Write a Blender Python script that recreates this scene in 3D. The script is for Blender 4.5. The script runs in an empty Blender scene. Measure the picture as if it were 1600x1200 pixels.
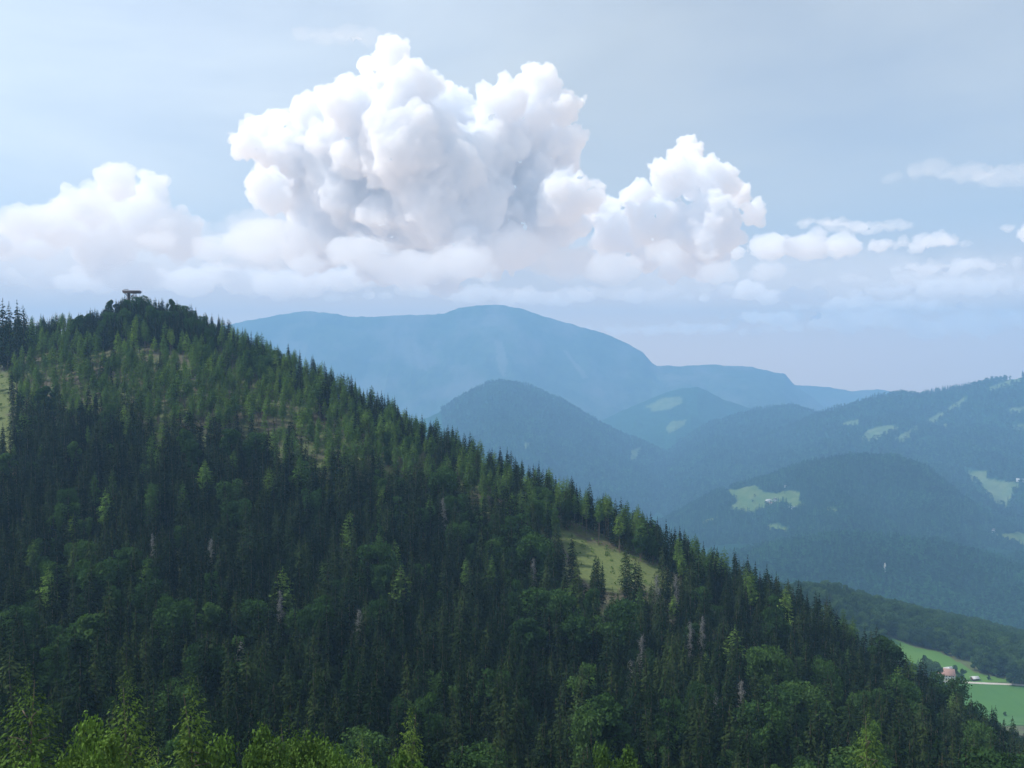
import bpy, bmesh, math, random
import numpy as np
from mathutils import Vector
sc = bpy.context.scene
col = sc.collection
R_ = math.radians

# ------------------------------------------------------------------ camera, sky, sun, exposure
F = 1300.0
PITCH = R_(1.63)
cam = bpy.data.cameras.new('camera'); cam_o = bpy.data.objects.new('camera', cam); col.objects.link(cam_o)
cam.sensor_width = 36; cam.lens = 36*F/1600; cam.clip_end = 90000; cam.clip_start = 0.5
cam_o.rotation_euler = (math.pi/2-PITCH, 0, 0); sc.camera = cam_o
sc.view_settings.view_transform = 'Standard'; sc.view_settings.look = 'None'
sc.view_settings.exposure = -0.02; sc.view_settings.gamma = 1.0
SUN_AZ, SUN_EL = -94.0, 50.0
SKY = 0.15
HAZE = 1.7e-4
world = bpy.data.worlds.new('World'); sc.world = world; world.use_nodes = True
nt = world.node_tree; bg = nt.nodes['Background']
sky = nt.nodes.new('ShaderNodeTexSky'); sky.sky_type = 'NISHITA'; sky.sun_disc = False
sky.sun_elevation = R_(SUN_EL); sky.sun_rotation = R_(SUN_AZ)
sky.air_density = 1.0; sky.dust_density = 1.0; sky.ozone_density = 1.5; sky.altitude = 900
# thin high cloud veil over the blue
tc = nt.nodes.new('ShaderNodeTexCoord')
mp = nt.nodes.new('ShaderNodeMapping'); mp.inputs['Scale'].default_value = (1.2, 0.8, 3.6); mp.inputs['Rotation'].default_value = (0, R_(28), 0)
nt.links.new(tc.outputs['Generated'], mp.inputs['Vector'])
nz = nt.nodes.new('ShaderNodeTexNoise'); nz.inputs['Scale'].default_value = 1.7; nz.inputs['Detail'].default_value = 7; nz.inputs['Roughness'].default_value = 0.5
nz.inputs['Distortion'].default_value = 0.4
nt.links.new(mp.outputs[0], nz.inputs['Vector'])
mr = nt.nodes.new('ShaderNodeMapRange'); mr.inputs['From Min'].default_value = 0.36; mr.inputs['From Max'].default_value = 0.66
mr.inputs['To Min'].default_value = 0.66; mr.inputs['To Max'].default_value = 1.0
nt.links.new(nz.outputs['Fac'], mr.inputs['Value'])
mx = nt.nodes.new('ShaderNodeMixRGB'); mx.inputs['Color2'].default_value = (5.0, 5.45, 6.0, 1)
nt.links.new(mr.outputs[0], mx.inputs['Fac']); nt.links.new(sky.outputs[0], mx.inputs['Color1'])
# the veil glows towards the sun (aureole in thin ice cloud)
_d = nt.nodes.new('ShaderNodeVectorMath'); _d.operation = 'DOT_PRODUCT'; nt.links.new(tc.outputs['Generated'], _d.inputs[0])
_d.inputs[1].default_value = (math.sin(R_(SUN_AZ))*math.cos(R_(SUN_EL)), math.cos(R_(SUN_AZ))*math.cos(R_(SUN_EL)), math.sin(R_(SUN_EL)))
_r = nt.nodes.new('ShaderNodeMapRange'); _r.inputs['From Min'].default_value = .15; _r.inputs['From Max'].default_value = .85; _r.inputs['To Min'].default_value = .90; _r.inputs['To Max'].default_value = 1.85
nt.links.new(_d.outputs['Value'], _r.inputs['Value'])
_m = nt.nodes.new('ShaderNodeVectorMath'); _m.operation = 'SCALE'; _m.inputs[0].default_value = (4.95, 5.5, 6.05); nt.links.new(_r.outputs[0], _m.inputs['Scale'])
nt.links.new(_m.outputs[0], mx.inputs['Color2'])
# far below the cloud deck the air near the horizon is bright and warm
_s = nt.nodes.new('ShaderNodeSeparateXYZ'); nt.links.new(tc.outputs['Generated'], _s.inputs[0])
_h = nt.nodes.new('ShaderNodeMapRange'); _h.interpolation_type = 'SMOOTHSTEP'; _h.inputs['From Min'].default_value = .0; _h.inputs['From Max'].default_value = .16; _h.inputs['To Min'].default_value = .9; _h.inputs['To Max'].default_value = 0
nt.links.new(_s.outputs['Z'], _h.inputs['Value'])
_w = nt.nodes.new('ShaderNodeMixRGB'); _w.inputs['Color2'].default_value = (10.4, 7.2, 4.8, 1); nt.links.new(_h.outputs[0], _w.inputs['Fac']); nt.links.new(mx.outputs[0], _w.inputs['Color1'])
nt.links.new(_w.outputs[0], bg.inputs[0]); bg.inputs[1].default_value = SKY
sun = bpy.data.lights.new('sun', 'SUN'); sun.energy = 5.0; sun.angle = R_(0.53); sun.color = (1, .95, .87)
sun_o = bpy.data.objects.new('sun', sun); col.objects.link(sun_o)
sd = Vector((math.sin(R_(SUN_AZ))*math.cos(R_(SUN_EL)), math.cos(R_(SUN_AZ))*math.cos(R_(SUN_EL)), math.sin(R_(SUN_EL))))
sun_o.rotation_euler = sd.to_track_quat('Z', 'Y').to_euler()
sc.cycles.volume_bounces = 32; sc.cycles.max_bounces = 36; sc.cycles.diffuse_bounces = 3
sc.cycles.transmission_bounces = 3; sc.cycles.use_denoising = True

# ------------------------------------------------------------------ helpers
def P(px, py, D):
    x = (px-800)/F; y = (600-py)/F
    fy = math.cos(PITCH)+y*math.sin(PITCH); fz = -math.sin(PITCH)+y*math.cos(PITCH)
    return np.array((x/fy*D, D, fz/fy*D))
def pix(X, Y, Z):
    cy = Y*math.cos(PITCH)-Z*math.sin(PITCH); cz = Y*math.sin(PITCH)+Z*math.cos(PITCH)
    return 800+F*X/cy, 600-F*cz/cy
def tag(o, label=None, cat=None, group=None, kind=None):
    if label: o['label'] = label
    if cat: o['category'] = cat
    if group: o['group'] = group
    if kind: o['kind'] = kind
    return o
def empty(name, loc, rz=0.0):
    o = bpy.data.objects.new(name, None); col.objects.link(o); o.location = loc; o.rotation_euler = (0, 0, rz)
    o.empty_display_size = 0.5
    return o
def mesh(name, verts, faces, mat=None, parent=None, smooth=False, n=None):
    """verts (N,3); faces an (M,k) array"""
    me = bpy.data.meshes.new(name)
    verts = np.ascontiguousarray(verts, dtype=np.float32); faces = np.asarray(faces, dtype=np.int32)
    k = faces.shape[1]; m = len(faces)
    me.vertices.add(len(verts)); me.vertices.foreach_set('co', verts.ravel())
    me.loops.add(m*k); me.loops.foreach_set('vertex_index', faces.ravel())
    me.polygons.add(m); me.polygons.foreach_set('loop_start', np.arange(m, dtype=np.int32)*k)
    if smooth: me.polygons.foreach_set('use_smooth', np.ones(m, dtype=bool))
    me.update(calc_edges=True); me.validate()
    if mat: me.materials.append(mat)
    o = bpy.data.objects.new(name, me); col.objects.link(o)
    if parent: o.parent = parent
    return o
class MB:
    """collects quads into one mesh"""
    def __init__(s): s.v = []; s.f = []
    def box(s, c, d, rz=0.0):
        x, y, z = [q/2 for q in d]; k = len(s.v); cr, sr = math.cos(rz), math.sin(rz)
        for a, b, e in ((-x,-y,-z),(x,-y,-z),(x,y,-z),(-x,y,-z),(-x,-y,z),(x,-y,z),(x,y,z),(-x,y,z)):
            s.v.append((c[0]+a*cr-b*sr, c[1]+a*sr+b*cr, c[2]+e))
        s.f += [(k,k+3,k+2,k+1),(k+4,k+5,k+6,k+7),(k,k+1,k+5,k+4),(k+1,k+2,k+6,k+5),(k+2,k+3,k+7,k+6),(k+3,k,k+4,k+7)]
    def bar(s, a, b, r0, r1=None, n=6):
        a = Vector(a); b = Vector(b); r1 = r0 if r1 is None else r1; d = (b-a).normalized()
        u = d.orthogonal().normalized(); w = d.cross(u); k = len(s.v)
        for p, r in ((a, r0), (b, r1)):
            for i in range(n):
                t = 2*math.pi*i/n; s.v.append(tuple(p+u*math.cos(t)*r+w*math.sin(t)*r))
        for i in range(n): s.f.append((k+i, k+(i+1) % n, k+n+(i+1) % n, k+n+i))
        if n == 4: s.f += [(k+3,k+2,k+1,k), (k+4,k+5,k+6,k+7)]
    def build(s, name, mat, parent=None, smooth=False):
        return mesh(name, np.array(s.v), np.array(s.f), mat, parent, smooth)

# lattice noise
_rs = np.random.RandomState(7); _T = _rs.rand(256, 256)
def vnoise(x, y):
    xi = np.floor(x).astype(int); yi = np.floor(y).astype(int); fx = x-xi; fy = y-yi
    fx = fx*fx*(3-2*fx); fy = fy*fy*(3-2*fy)
    a = _T[xi & 255, yi & 255]; b = _T[(xi+1) & 255, yi & 255]; c = _T[xi & 255, (yi+1) & 255]; d = _T[(xi+1) & 255, (yi+1) & 255]
    return (a*(1-fx)+b*fx)*(1-fy)+(c*(1-fx)+d*fx)*fy*1.0
def fbm(x, y, o=4):
    s = 0; a = .5; 
    for i in range(o): s = s+a*(vnoise(x+17*i, y+31*i)-.5)*2; x = x*2.03; y = y*2.03; a *= .5
    return s
def inpoly(x, y, poly):
    x = np.asarray(x, float); y = np.asarray(y, float); r = np.zeros(x.shape, bool); n = len(poly)
    for i in range(n):
        x0, y0 = poly[i]; x1, y1 = poly[(i+1) % n]
        if y0 == y1: continue
        c = ((y0 > y) != (y1 > y)) & (x < (x1-x0)*(y-y0)/(y1-y0)+x0); r ^= c
    return r

# ------------------------------------------------------------------ materials
def mat_new(name):
    m = bpy.data.materials.new(name); m.use_nodes = True; n = m.node_tree; n.nodes.clear()
    out = n.nodes.new('ShaderNodeOutputMaterial'); return m, n, out
def ramp(n, fac, stops):
    r = n.nodes.new('ShaderNodeValToRGB'); e = r.color_ramp.elements
    while len(e) < len(stops): e.new(.5)
    for i, (p, c) in enumerate(stops): e[i].position = p; e[i].color = (*c, 1)
    n.links.new(fac, r.inputs[0]); return r.outputs[0]
def noise(n, scale, detail=4, rough=.55, coord='Object', vec=None):
    t = n.nodes.new('ShaderNodeTexNoise'); t.inputs['Scale'].default_value = scale; t.inputs['Detail'].default_value = detail; t.inputs['Roughness'].default_value = rough
    if vec is None:
        c = n.nodes.new('ShaderNodeTexCoord'); vec = c.outputs[coord]
    n.links.new(vec, t.inputs['Vector']); return t.outputs['Fac']
def mixc(n, fac, a, b, mode='MIX'):
    m = n.nodes.new('ShaderNodeMixRGB'); m.blend_type = mode
    for k, v in ((0, fac), (1, a), (2, b)):
        if isinstance(v, (int, float)): m.inputs[k].default_value = v
        elif isinstance(v, tuple): m.inputs[k].default_value = (*v, 1)
        else: n.links.new(v, m.inputs[k])
    return m.outputs[0]
def foliage(name, dark, mid, light, trans=.25, nscale=.35, stand=None):
    m, n, out = mat_new(name)
    oi = n.nodes.new('ShaderNodeObjectInfo')
    c1 = ramp(n, oi.outputs['Random'], [(0, dark), (.5, mid), (1, light)])
    f = noise(n, nscale, 5, .65)
    c2 = ramp(n, f, [(.3, (.55, .55, .6)), (.7, (1.4, 1.45, 1.2))])
    c = mixc(n, 1.0, c1, c2, 'MULTIPLY')
    if stand:
        st = ramp(n, noise(n, stand, 4, .6, vec=oi.outputs['Location']), [(.32, (.62, .66, .72)), (.5, (1, 1, 1)), (.68, (1.55, 1.45, 1.2))]); c = mixc(n, 1.0, c, st, 'MULTIPLY')
    d = n.nodes.new('ShaderNodeBsdfPrincipled'); d.inputs['Roughness'].default_value = .9; d.inputs['Specular IOR Level'].default_value = .04
    t = n.nodes.new('ShaderNodeBsdfTranslucent'); s = n.nodes.new('ShaderNodeMixShader'); s.inputs[0].default_value = trans
    n.links.new(c, d.inputs['Base Color']); n.links.new(mixc(n, 1.0, c, (1.3, 1.5, .6), 'MULTIPLY'), t.inputs['Color'])
    n.links.new(d.outputs[0], s.inputs[1]); n.links.new(t.outputs[0], s.inputs[2]); n.links.new(s.outputs[0], out.inputs['Surface'])
    return m
def plain(name, a, b, scale=2.0, rough=.8, stretch=None, bump=0.0):
    m, n, out = mat_new(name)
    c = n.nodes.new('ShaderNodeTexCoord'); vec = c.outputs['Object']
    if stretch:
        q = n.nodes.new('ShaderNodeMapping'); q.inputs['Scale'].default_value = stretch; n.links.new(vec, q.inputs[0]); vec = q.outputs[0]
    f = noise(n, scale, 6, .6, vec=vec); cc = ramp(n, f, [(.3, a), (.7, b)])
    d = n.nodes.new('ShaderNodeBsdfPrincipled'); d.inputs['Roughness'].default_value = rough; n.links.new(cc, d.inputs['Base Color'])
    if bump:
        bp = n.nodes.new('ShaderNodeBump'); bp.inputs['Strength'].default_value = bump; n.links.new(f, bp.inputs['Height']); n.links.new(bp.outputs[0], d.inputs['Normal'])
    n.links.new(d.outputs[0], out.inputs['Surface']); return m

M = {}
M['spruce'] = foliage('spruce_needles', (.004, .010, .004), (.008, .019, .007), (.030, .047, .017), .08, .35, .022)
M['pine'] = foliage('pine_needles', (.046, .090, .028), (.074, .130, .036), (.105, .160, .044), .3, .35, .03)
M['beech'] = foliage('beech_leaves', (.024, .052, .020), (.036, .074, .025), (.055, .100, .032), .25, .5)
M['bright'] = foliage('young_needles', (.052, .092, .026), (.085, .136, .034), (.130, .190, .044), .15, 1.3)
M['brightleaf'] = foliage('young_leaves', (.048, .092, .024), (.080, .136, .032), (.120, .185, .042), .15, 1.3)
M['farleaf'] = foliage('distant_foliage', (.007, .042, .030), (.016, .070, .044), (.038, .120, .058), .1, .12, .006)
M['bark'] = plain('bark', (.075, .055, .042), (.16, .12, .095), 3, .9, (4, 4, .6), .4)
M['deadwood'] = plain('dead_wood', (.10, .10, .095), (.20, .195, .19), 4, .9, (3, 3, .5))
M['deadtwig'] = plain('dead_twigs', (.10, .10, .095), (.19, .19, .18), 2, .9)

# ------------------------------------------------------------------ ground height
SIL_U = [-300, 0, 130, 200, 300, 400, 500, 600, 700, 800, 900, 1000, 1100, 1200, 1300, 1400, 1500, 1600, 1900]
SIL_Y = [505, 498, 484, 461, 474, 514, 562, 614, 663, 708, 756, 797, 848, 900, 955, 1020, 1092, 1160, 1330]
DC_U = [-300, 0, 200, 400, 600, 800, 1000, 1200, 1400, 1600, 1900]
DC_V = [560, 560, 560, 520, 450, 390, 350, 320, 290, 270, 250]
def sil_y(u): return np.interp(u, SIL_U, SIL_Y)
def d_crest(u): return np.interp(u, DC_U, DC_V)
NEAR_Y = [0, 30, 60, 100, 130, 150, 200, 260]
NEAR = {-300: [-16,-33,-50,-66,-74,-78,-82,-76], 0: [-16,-33,-50,-66,-74,-78,-82,-76], 200: [-16,-33,-50,-66,-74,-78,-82,-76],
        500: [-16,-33,-50,-68,-78,-82,-87,-84], 800: [-16,-33,-51,-70,-82,-86,-91,-91], 1000: [-16,-33,-51,-70,-82,-87,-95,-96],
        1200: [-16,-33,-51,-70,-82,-88,-99,-101], 1400: [-16,-33,-51,-70,-83,-89,-104,-114], 1600: [-16,-33,-51,-70,-84,-93,-114,-137], 1900: [-16,-33,-51,-72,-90,-100,-135,-165]}
COLS = list(range(-300, 1901, 50))
YG = np.concatenate([np.arange(0, 1700, 10.0), np.array([1700, 2000, 3000, 6000, 20000.0])])
def build_table():
    T = []
    keys = sorted(NEAR)
    for u in COLS:
        near = [np.interp(u, keys, [NEAR[k][i] for k in keys]) for i in range(len(NEAR_Y))]
        ys = list(NEAR_Y); zs = list(near); dc = float(d_crest(u))
        zc = (563-float(sil_y(u)))/1300*dc-15.5
        if u <= 600:
            t = np.array([.45, .8]); z0 = near[-1]
            ys += list(260+(dc-260)*t); zs += list(z0+(zc-z0)*np.array([.40, .79]))
        elif u <= 1200 and dc > 320:
            ys += [(260+dc)/2]; zs += [near[-1]+(zc-near[-1])*.42]
        if dc < 262: ys.pop(); zs.pop()
        ys.append(dc); zs.append(zc)
        far_y = [690, 794, 867, 930, 1100, 1500]
        fk = [-300, 600, 1000, 1200, 1300, 1370, 1450, 1530, 1600, 1900]
        fv = [[-60,-110,-150,-190,-280,-470], [-160,-210,-250,-290,-350,-480], [-225,-255,-285,-300,-340,-480], [-265,-272,-276,-268,-335,-485],
              [-285,-285,-276,-268,-335,-485], [-298,-296,-290,-286,-340,-490], [-302,-300,-299,-304,-350,-490], [-302,-301,-303,-316,-365,-495], [-300,-302,-312,-335,-380,-500], [-300,-303,-318,-345,-400,-500]]
        fz = [np.interp(u, fk, [q[i] for q in fv]) for i in range(6)]
        # back slope
        for k, s in ((60, .3), (150, .55)):
            if dc+k < 660:
                t = (dc+k-dc)/(690-dc); ys.append(dc+k); zs.append(zc+(fz[0]-zc)*(t**.92 if u > 1100 else t))
        ys += far_y+[2000, 3000, 20000]; zs += fz+[-640, -760, -790]
        z = np.interp(YG, ys, zs)
        T.append(z)
    T = np.array(T); k = np.array([1, 3, 4, 3, 1.])/12
    for i in range(len(T)):
        a = T[i, :170]; b = np.convolve(np.pad(a, 2, 'edge'), k, 'valid'); T[i, :170] = b
    return T
TAB = build_table()
def ground_z(X, Y):
    X = np.asarray(X, float); Y = np.asarray(Y, float)
    th = np.arctan2(X, Y); r = np.hypot(X, Y)
    thc = np.clip(th, -.80, .80); D = r*np.cos(thc)
    u = np.clip(800+F*np.tan(thc), -299, 1899)
    ui = (u+300)/50; i0 = np.clip(np.floor(ui).astype(int), 0, len(COLS)-2); fu = ui-i0
    j = np.clip(np.searchsorted(YG, D, 'right')-1, 0, len(YG)-2); fj = (D-YG[j])/(YG[j+1]-YG[j]); fj = np.clip(fj, 0, 1)
    z = (TAB[i0, j]*(1-fj)+TAB[i0, j+1]*fj)*(1-fu)+(TAB[i0+1, j]*(1-fj)+TAB[i0+1, j+1]*fj)*fu
    amp = np.clip(r/60, 0, 1)*np.where((D > 660) & (D < 900), .5, 1.6)
    return z+fbm(X/38, Y/38, 4)*amp

# clearings seen on the near hill (pixel outlines of where they lie) and in the valley
CLEAR_GRASS = [(872, 826), (905, 838), (950, 862), (1000, 880), (1052, 893), (1052, 920), (995, 912), (952, 926), (916, 910), (888, 875)]
CLEAR_LEFT = [(-40, 585), (8, 582), (24, 600), (18, 640), (30, 680), (12, 700), (22, 722), (-40, 735)]
FIELD_UP = [(1380, 990), (1425, 1011), (1470, 1020), (1507, 1040), (1522, 1052), (1560, 1060), (1600, 1068), (1540, 1067), (1500, 1066), (1440, 1066), (1380, 1050)]
FIELD_LOW = [(1455, 1062), (1500, 1068), (1540, 1069), (1605, 1073), (1890, 1090), (1890, 1190), (1605, 1160), (1540, 1150), (1480, 1110)]
def to_ground(px, py, dmin=100, dmax=1800, step=2.0):
    ds = np.arange(dmin, dmax, step); q = P(px, py, 1.0)
    z = ground_z(q[0]*ds, ds)
    below = np.nonzero(z > q[2]*ds)[0]
    D = ds[below[0]] if len(below) else dmax
    return np.array((q[0]*D, D, float(ground_z(q[0]*D, D))))
def world_poly(poly, dmin): 
    return [tuple(to_ground(a, b, dmin)[:2]) for a, b in poly]
def plane_poly(poly, zz):
    out = []
    for a, b in poly:
        q = P(a, b, 1.0); D = zz/q[2]; out.append((q[0]*D, D))
    return out
W_GRASS = plane_poly(CLEAR_GRASS, -80.0)
W_GRASS = world_poly(CLEAR_GRASS, 262); W_LEFT = world_poly(CLEAR_LEFT, 300)
W_UP = world_poly(FIELD_UP, 640); W_LOW = world_poly(FIELD_LOW, 600)
HOUSE_AT = to_ground(1474, 1061, 640)

# ground sheet
def make_ground():
    th = np.concatenate([np.arange(-180, -52, 4.0), np.arange(-52, 52, .25), np.arange(52, 181, 4.0)])
    th[-1] = 180; th = np.radians(th)
    r = np.concatenate([[.5], np.geomspace(3, 120, 50), np.arange(123, 1150, 3.4), np.geomspace(1160, 9700, 60)])
    Th, Rr = np.meshgrid(th, r, indexing='ij'); X = Rr*np.sin(Th); Y = Rr*np.cos(Th); Z = ground_z(X, Y)
    n, m = X.shape; idx = np.arange(n*m).reshape(n, m)
    f = np.stack([idx[:-1, :-1], idx[:-1, 1:], idx[1:, 1:], idx[1:, :-1]], -1).reshape(-1, 4)[:, ::-1]
    mt, nn, out = mat_new('hill_floor')
    f1 = noise(nn, .06, 6, .6); f2 = noise(nn, .9, 4, .6)
    soil = ramp(nn, f2, [(.3, (.035, .032, .020)), (.7, (.085, .068, .042))])
    grass = ramp(nn, f2, [(.3, (.040, .070, .020)), (.7, (.11, .125, .040))])
    gm = ramp(nn, f1, [(.42, (0, 0, 0)), (.60, (1, 1, 1))])
    at = nn.nodes.new('ShaderNodeAttribute'); at.attribute_name = 'grass'
    c = mixc(nn, gm, soil, grass); g2 = ramp(nn, f2, [(.25, (.055, .085, .020)), (.75, (.115, .135, .038))])
    c = mixc(nn, at.outputs['Fac'], c, g2); aw = nn.nodes.new('ShaderNodeAttribute'); aw.attribute_name = 'wooded'; c = mixc(nn, aw.outputs['Fac'], c, ramp(nn, noise(nn, .03, 6, .6), [(.3, (.020, .042, .020)), (.7, (.04, .074, .03))]))
    d = nn.nodes.new('ShaderNodeBsdfPrincipled'); d.inputs['Roughness'].default_value = .95; nn.links.new(c, d.inputs['Base Color'])
    bp = nn.nodes.new('ShaderNodeBump'); bp.inputs['Strength'].default_value = .6; bp.inputs['Distance'].default_value = .5
    nn.links.new(f2, bp.inputs['Height']); nn.links.new(bp.outputs[0], d.inputs['Normal']); nn.links.new(d.outputs[0], out.inputs['Surface'])
    V = np.stack([X, Y, Z], -1).reshape(-1, 3)
    o = mesh('ground', V, f, mt, smooth=True)
    jx = V[:, 0]+fbm(V[:, 0]/9, V[:, 1]/9, 3)*5; jy = V[:, 1]+fbm(V[:, 0]/9+50, V[:, 1]/9, 3)*5
    va = ((V[:, 1] > 640) & (V[:, 1] < 1020) & (V[:, 0] > 230)).astype(np.float32)*.7; wd = (np.hypot(V[:, 0], V[:, 1]) > 1120).astype(np.float32); aw = o.data.attributes.new('wooded', 'FLOAT', 'POINT'); aw.data.foreach_set('value', wd)
    a = (inpoly(jx, jy, W_GRASS) | inpoly(jx, jy, W_LEFT)).astype(np.float32)
    at = o.data.attributes.new('grass', 'FLOAT', 'POINT'); at.data.foreach_set('value', np.maximum(a, va))
    tag(o, kind='structure')
make_ground()

def field(name, poly, ca, cb, lift, label):
    P0 = np.array(poly); x0, y0 = P0.min(0); x1, y1 = P0.max(0); s = 3.0
    xs = np.arange(x0, x1+s, s); ys = np.arange(y0, y1+s, s); X, Y = np.meshgrid(xs, ys, indexing='ij')
    jx = X+fbm(X/20, Y/20, 3)*3
    cx = (X[:-1, :-1]+s/2); cy = (Y[:-1, :-1]+s/2)
    ok = inpoly(cx+fbm(cx/20, cy/20, 3)*3, cy, poly)
    n, m = X.shape; idx = np.arange(n*m).reshape(n, m)
    f = np.stack([idx[:-1, :-1], idx[1:, :-1], idx[1:, 1:], idx[:-1, 1:]], -1)[ok]
    Z = ground_z(X, Y)+lift
    mt, nn, out = mat_new(name)
    c = nn.nodes.new('ShaderNodeTexCoord'); q = nn.nodes.new('ShaderNodeMapping'); q.inputs['Scale'].default_value = (.35, .02, 1); q.inputs['Rotation'].default_value = (0, 0, R_(25))
    nn.links.new(c.outputs['Object'], q.inputs[0])
    cc = mixc(nn, .35, ramp(nn, noise(nn, .02, 5, .6), [(.3, ca), (.7, cb)]), ramp(nn, noise(nn, 1, 3, .6, vec=q.outputs[0]), [(.35, ca), (.65, cb)]))
    d = nn.nodes.new('ShaderNodeBsdfPrincipled'); d.inputs['Roughness'].default_value = .9; nn.links.new(cc, d.inputs['Base Color']); nn.links.new(d.outputs[0], out.inputs['Surface'])
    o = mesh(name, np.stack([X, Y, Z], -1).reshape(-1, 3), f.reshape(-1, 4), mt, smooth=True); tag(o, kind='structure'); return o
field('meadow', W_UP, (.048, .135, .014), (.080, .165, .020), .30, '')
field('field', W_LOW, (.034, .110, .014), (.048, .135, .018), .34, '')

def strip(name, pts, w, lift, ca, cb):
    """a road laid on the ground through world points"""
    q = []
    for i in range(len(pts)-1):
        a = np.array(pts[i]); b = np.array(pts[i+1]); n = max(2, int(np.hypot(*(b-a))/4))
        q += [a+(b-a)*t/n for t in range(n)]
    q.append(np.array(pts[-1])); q = np.array(q)
    for _ in range(8): q[1:-1] = (q[:-2]+q[1:-1]*2+q[2:])/4
    t = np.gradient(q, axis=0); t /= np.linalg.norm(t, axis=1)[:, None]; nrm = np.stack([-t[:, 1], t[:, 0]], 1)
    L = q+nrm*w/2; Rr = q-nrm*w/2; XY = np.concatenate([L, Rr]); Z = ground_z(XY[:, 0], XY[:, 1])+lift
    n = len(q); f = [(i, n+i, n+i+1, i+1) for i in range(n-1)]
    o = mesh(name, np.column_stack([XY, Z]), f, plain(name, ca, cb, .3, .9), smooth=True); tag(o, kind='structure'); return o
road_px = [(1470, 1066), (1500, 1067.5), (1525, 1068.5), (1560, 1069.5), (1600, 1072), (1660, 1078), (1880, 1088)]
strip('road', [tuple(to_ground(a, b, 640)[:2]) for a, b in road_px], 4.2, .50, (.34, .31, .27), (.46, .43, .38))

# ------------------------------------------------------------------ far hills
MEADOWS = {
 'mid': [[(1124, 763), (1150, 766), (1178, 758), (1192, 768), (1215, 771), (1232, 766), (1252, 769), (1247, 782), (1262, 790), (1240, 796), (1222, 784), (1195, 792), (1170, 804), (1150, 797), (1140, 795), (1152, 782), (1135, 770)],
         [(1196, 820), (1212, 819), (1232, 826), (1230, 832), (1205, 831)], [(1098, 815), (1122, 806), (1116, 812), (1100, 818)], [(1292, 794), (1310, 795), (1306, 801), (1294, 799)],
         [(1552, 833), (1575, 834), (1600, 828), (1640, 822), (1640, 868), (1600, 853), (1570, 842)],
         [(1463, 742), (1474, 747), (1483, 754), (1479, 754), (1468, 747)], [(1488, 755), (1496, 762), (1493, 762), (1487, 757)]],
 'low': [[(1530, 985), (1545, 981), (1575, 982), (1592, 985), (1570, 990), (1545, 993)]],
 'right': [[(1508, 735), (1543, 736), (1542, 748), (1560, 751), (1580, 753), (1598, 757), (1586, 765), (1576, 790), (1570, 795), (1552, 785), (1538, 770), (1532, 755), (1520, 752)],
           [(1452, 654), (1470, 645), (1500, 628), (1504, 633), (1480, 645), (1462, 657)], [(1350, 683), (1360, 673), (1385, 668), (1398, 671), (1380, 680), (1360, 686)],
           [(1313, 663), (1340, 658), (1336, 666), (1320, 668)], [(1402, 682), (1432, 668), (1430, 675), (1408, 688)], [(1545, 605), (1590, 592), (1592, 597), (1555, 608)],
           [(1575, 640), (1600, 637), (1600, 643), (1580, 645)], [(1470, 665), (1480, 662), (1478, 669)], [(1585, 668), (1620, 662), (1620, 672), (1588, 672)]],
 'dome': [[(985, 705), (1003, 698), (995, 720), (984, 728)], [(818, 690), (830, 692), (828, 700), (819, 700)], [(1072, 716), (1092, 716), (1090, 723), (1075, 723)], [(1095, 738), (1108, 737), (1115, 743), (1098, 744)]],
 'small': [[(1008, 635), (1035, 622), (1062, 618), (1066, 630), (1045, 640), (1020, 643)], [(1040, 668), (1050, 658), (1072, 656), (1070, 664), (1056, 672), (1046, 678)]],
 'main': [[(772, 530), (786, 535), (792, 565), (790, 590), (780, 580)], [(880, 548), (886, 548), (920, 590), (912, 592)], [(640, 530), (650, 535), (670, 580), (655, 575)]],
}
MEADOWS['right'] = [MEADOWS['right'][0]]+[[((x-sum(q[0] for q in p)/len(p))*1.3+sum(q[0] for q in p)/len(p), (y-sum(q[1] for q in p)/len(p))*1.5+sum(q[1] for q in p)/len(p)) for x, y in p] for p in MEADOWS['right'][1:]]
def hill_mat(name, woods, open_, rock=None, bump=1.0, scale=.02, canopy=.12):
    m, n, out = mat_new(name)
    f1 = noise(n, scale, 6, .6); f2 = noise(n, canopy, 4, .7)
    w = ramp(n, f1, [(.3, woods[0]), (.7, woods[1])]); k = ramp(n, f2, [(.3, (.6, .62, .65)), (.7, (1.45, 1.45, 1.3))])
    w = mixc(n, 1.0, w, k, 'MULTIPLY'); g = ramp(n, f1, [(.35, open_[0]), (.65, open_[1])])
    at = n.nodes.new('ShaderNodeAttribute'); at.attribute_name = 'open'
    c = mixc(n, at.outputs['Fac'], w, g)
    if rock:
        rk = ramp(n, noise(n, .0022, 8, .62), [(.47, (0, 0, 0)), (.62, (1, 1, 1))]); c = mixc(n, mixc(n, 1.0, rk, (.8, .8, .8), 'MULTIPLY'), c, rock)
    d = n.nodes.new('ShaderNodeBsdfDiffuse'); n.links.new(c, d.inputs[0])
    bp = n.nodes.new('ShaderNodeBump'); bp.inputs['Strength'].default_value = bump; bp.inputs['Distance'].default_value = 8
    n.links.new(f2, bp.inputs['Height']); n.links.new(bp.outputs[0], d.inputs['Normal']); n.links.new(d.outputs[0], out.inputs['Surface'])
    return m
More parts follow.
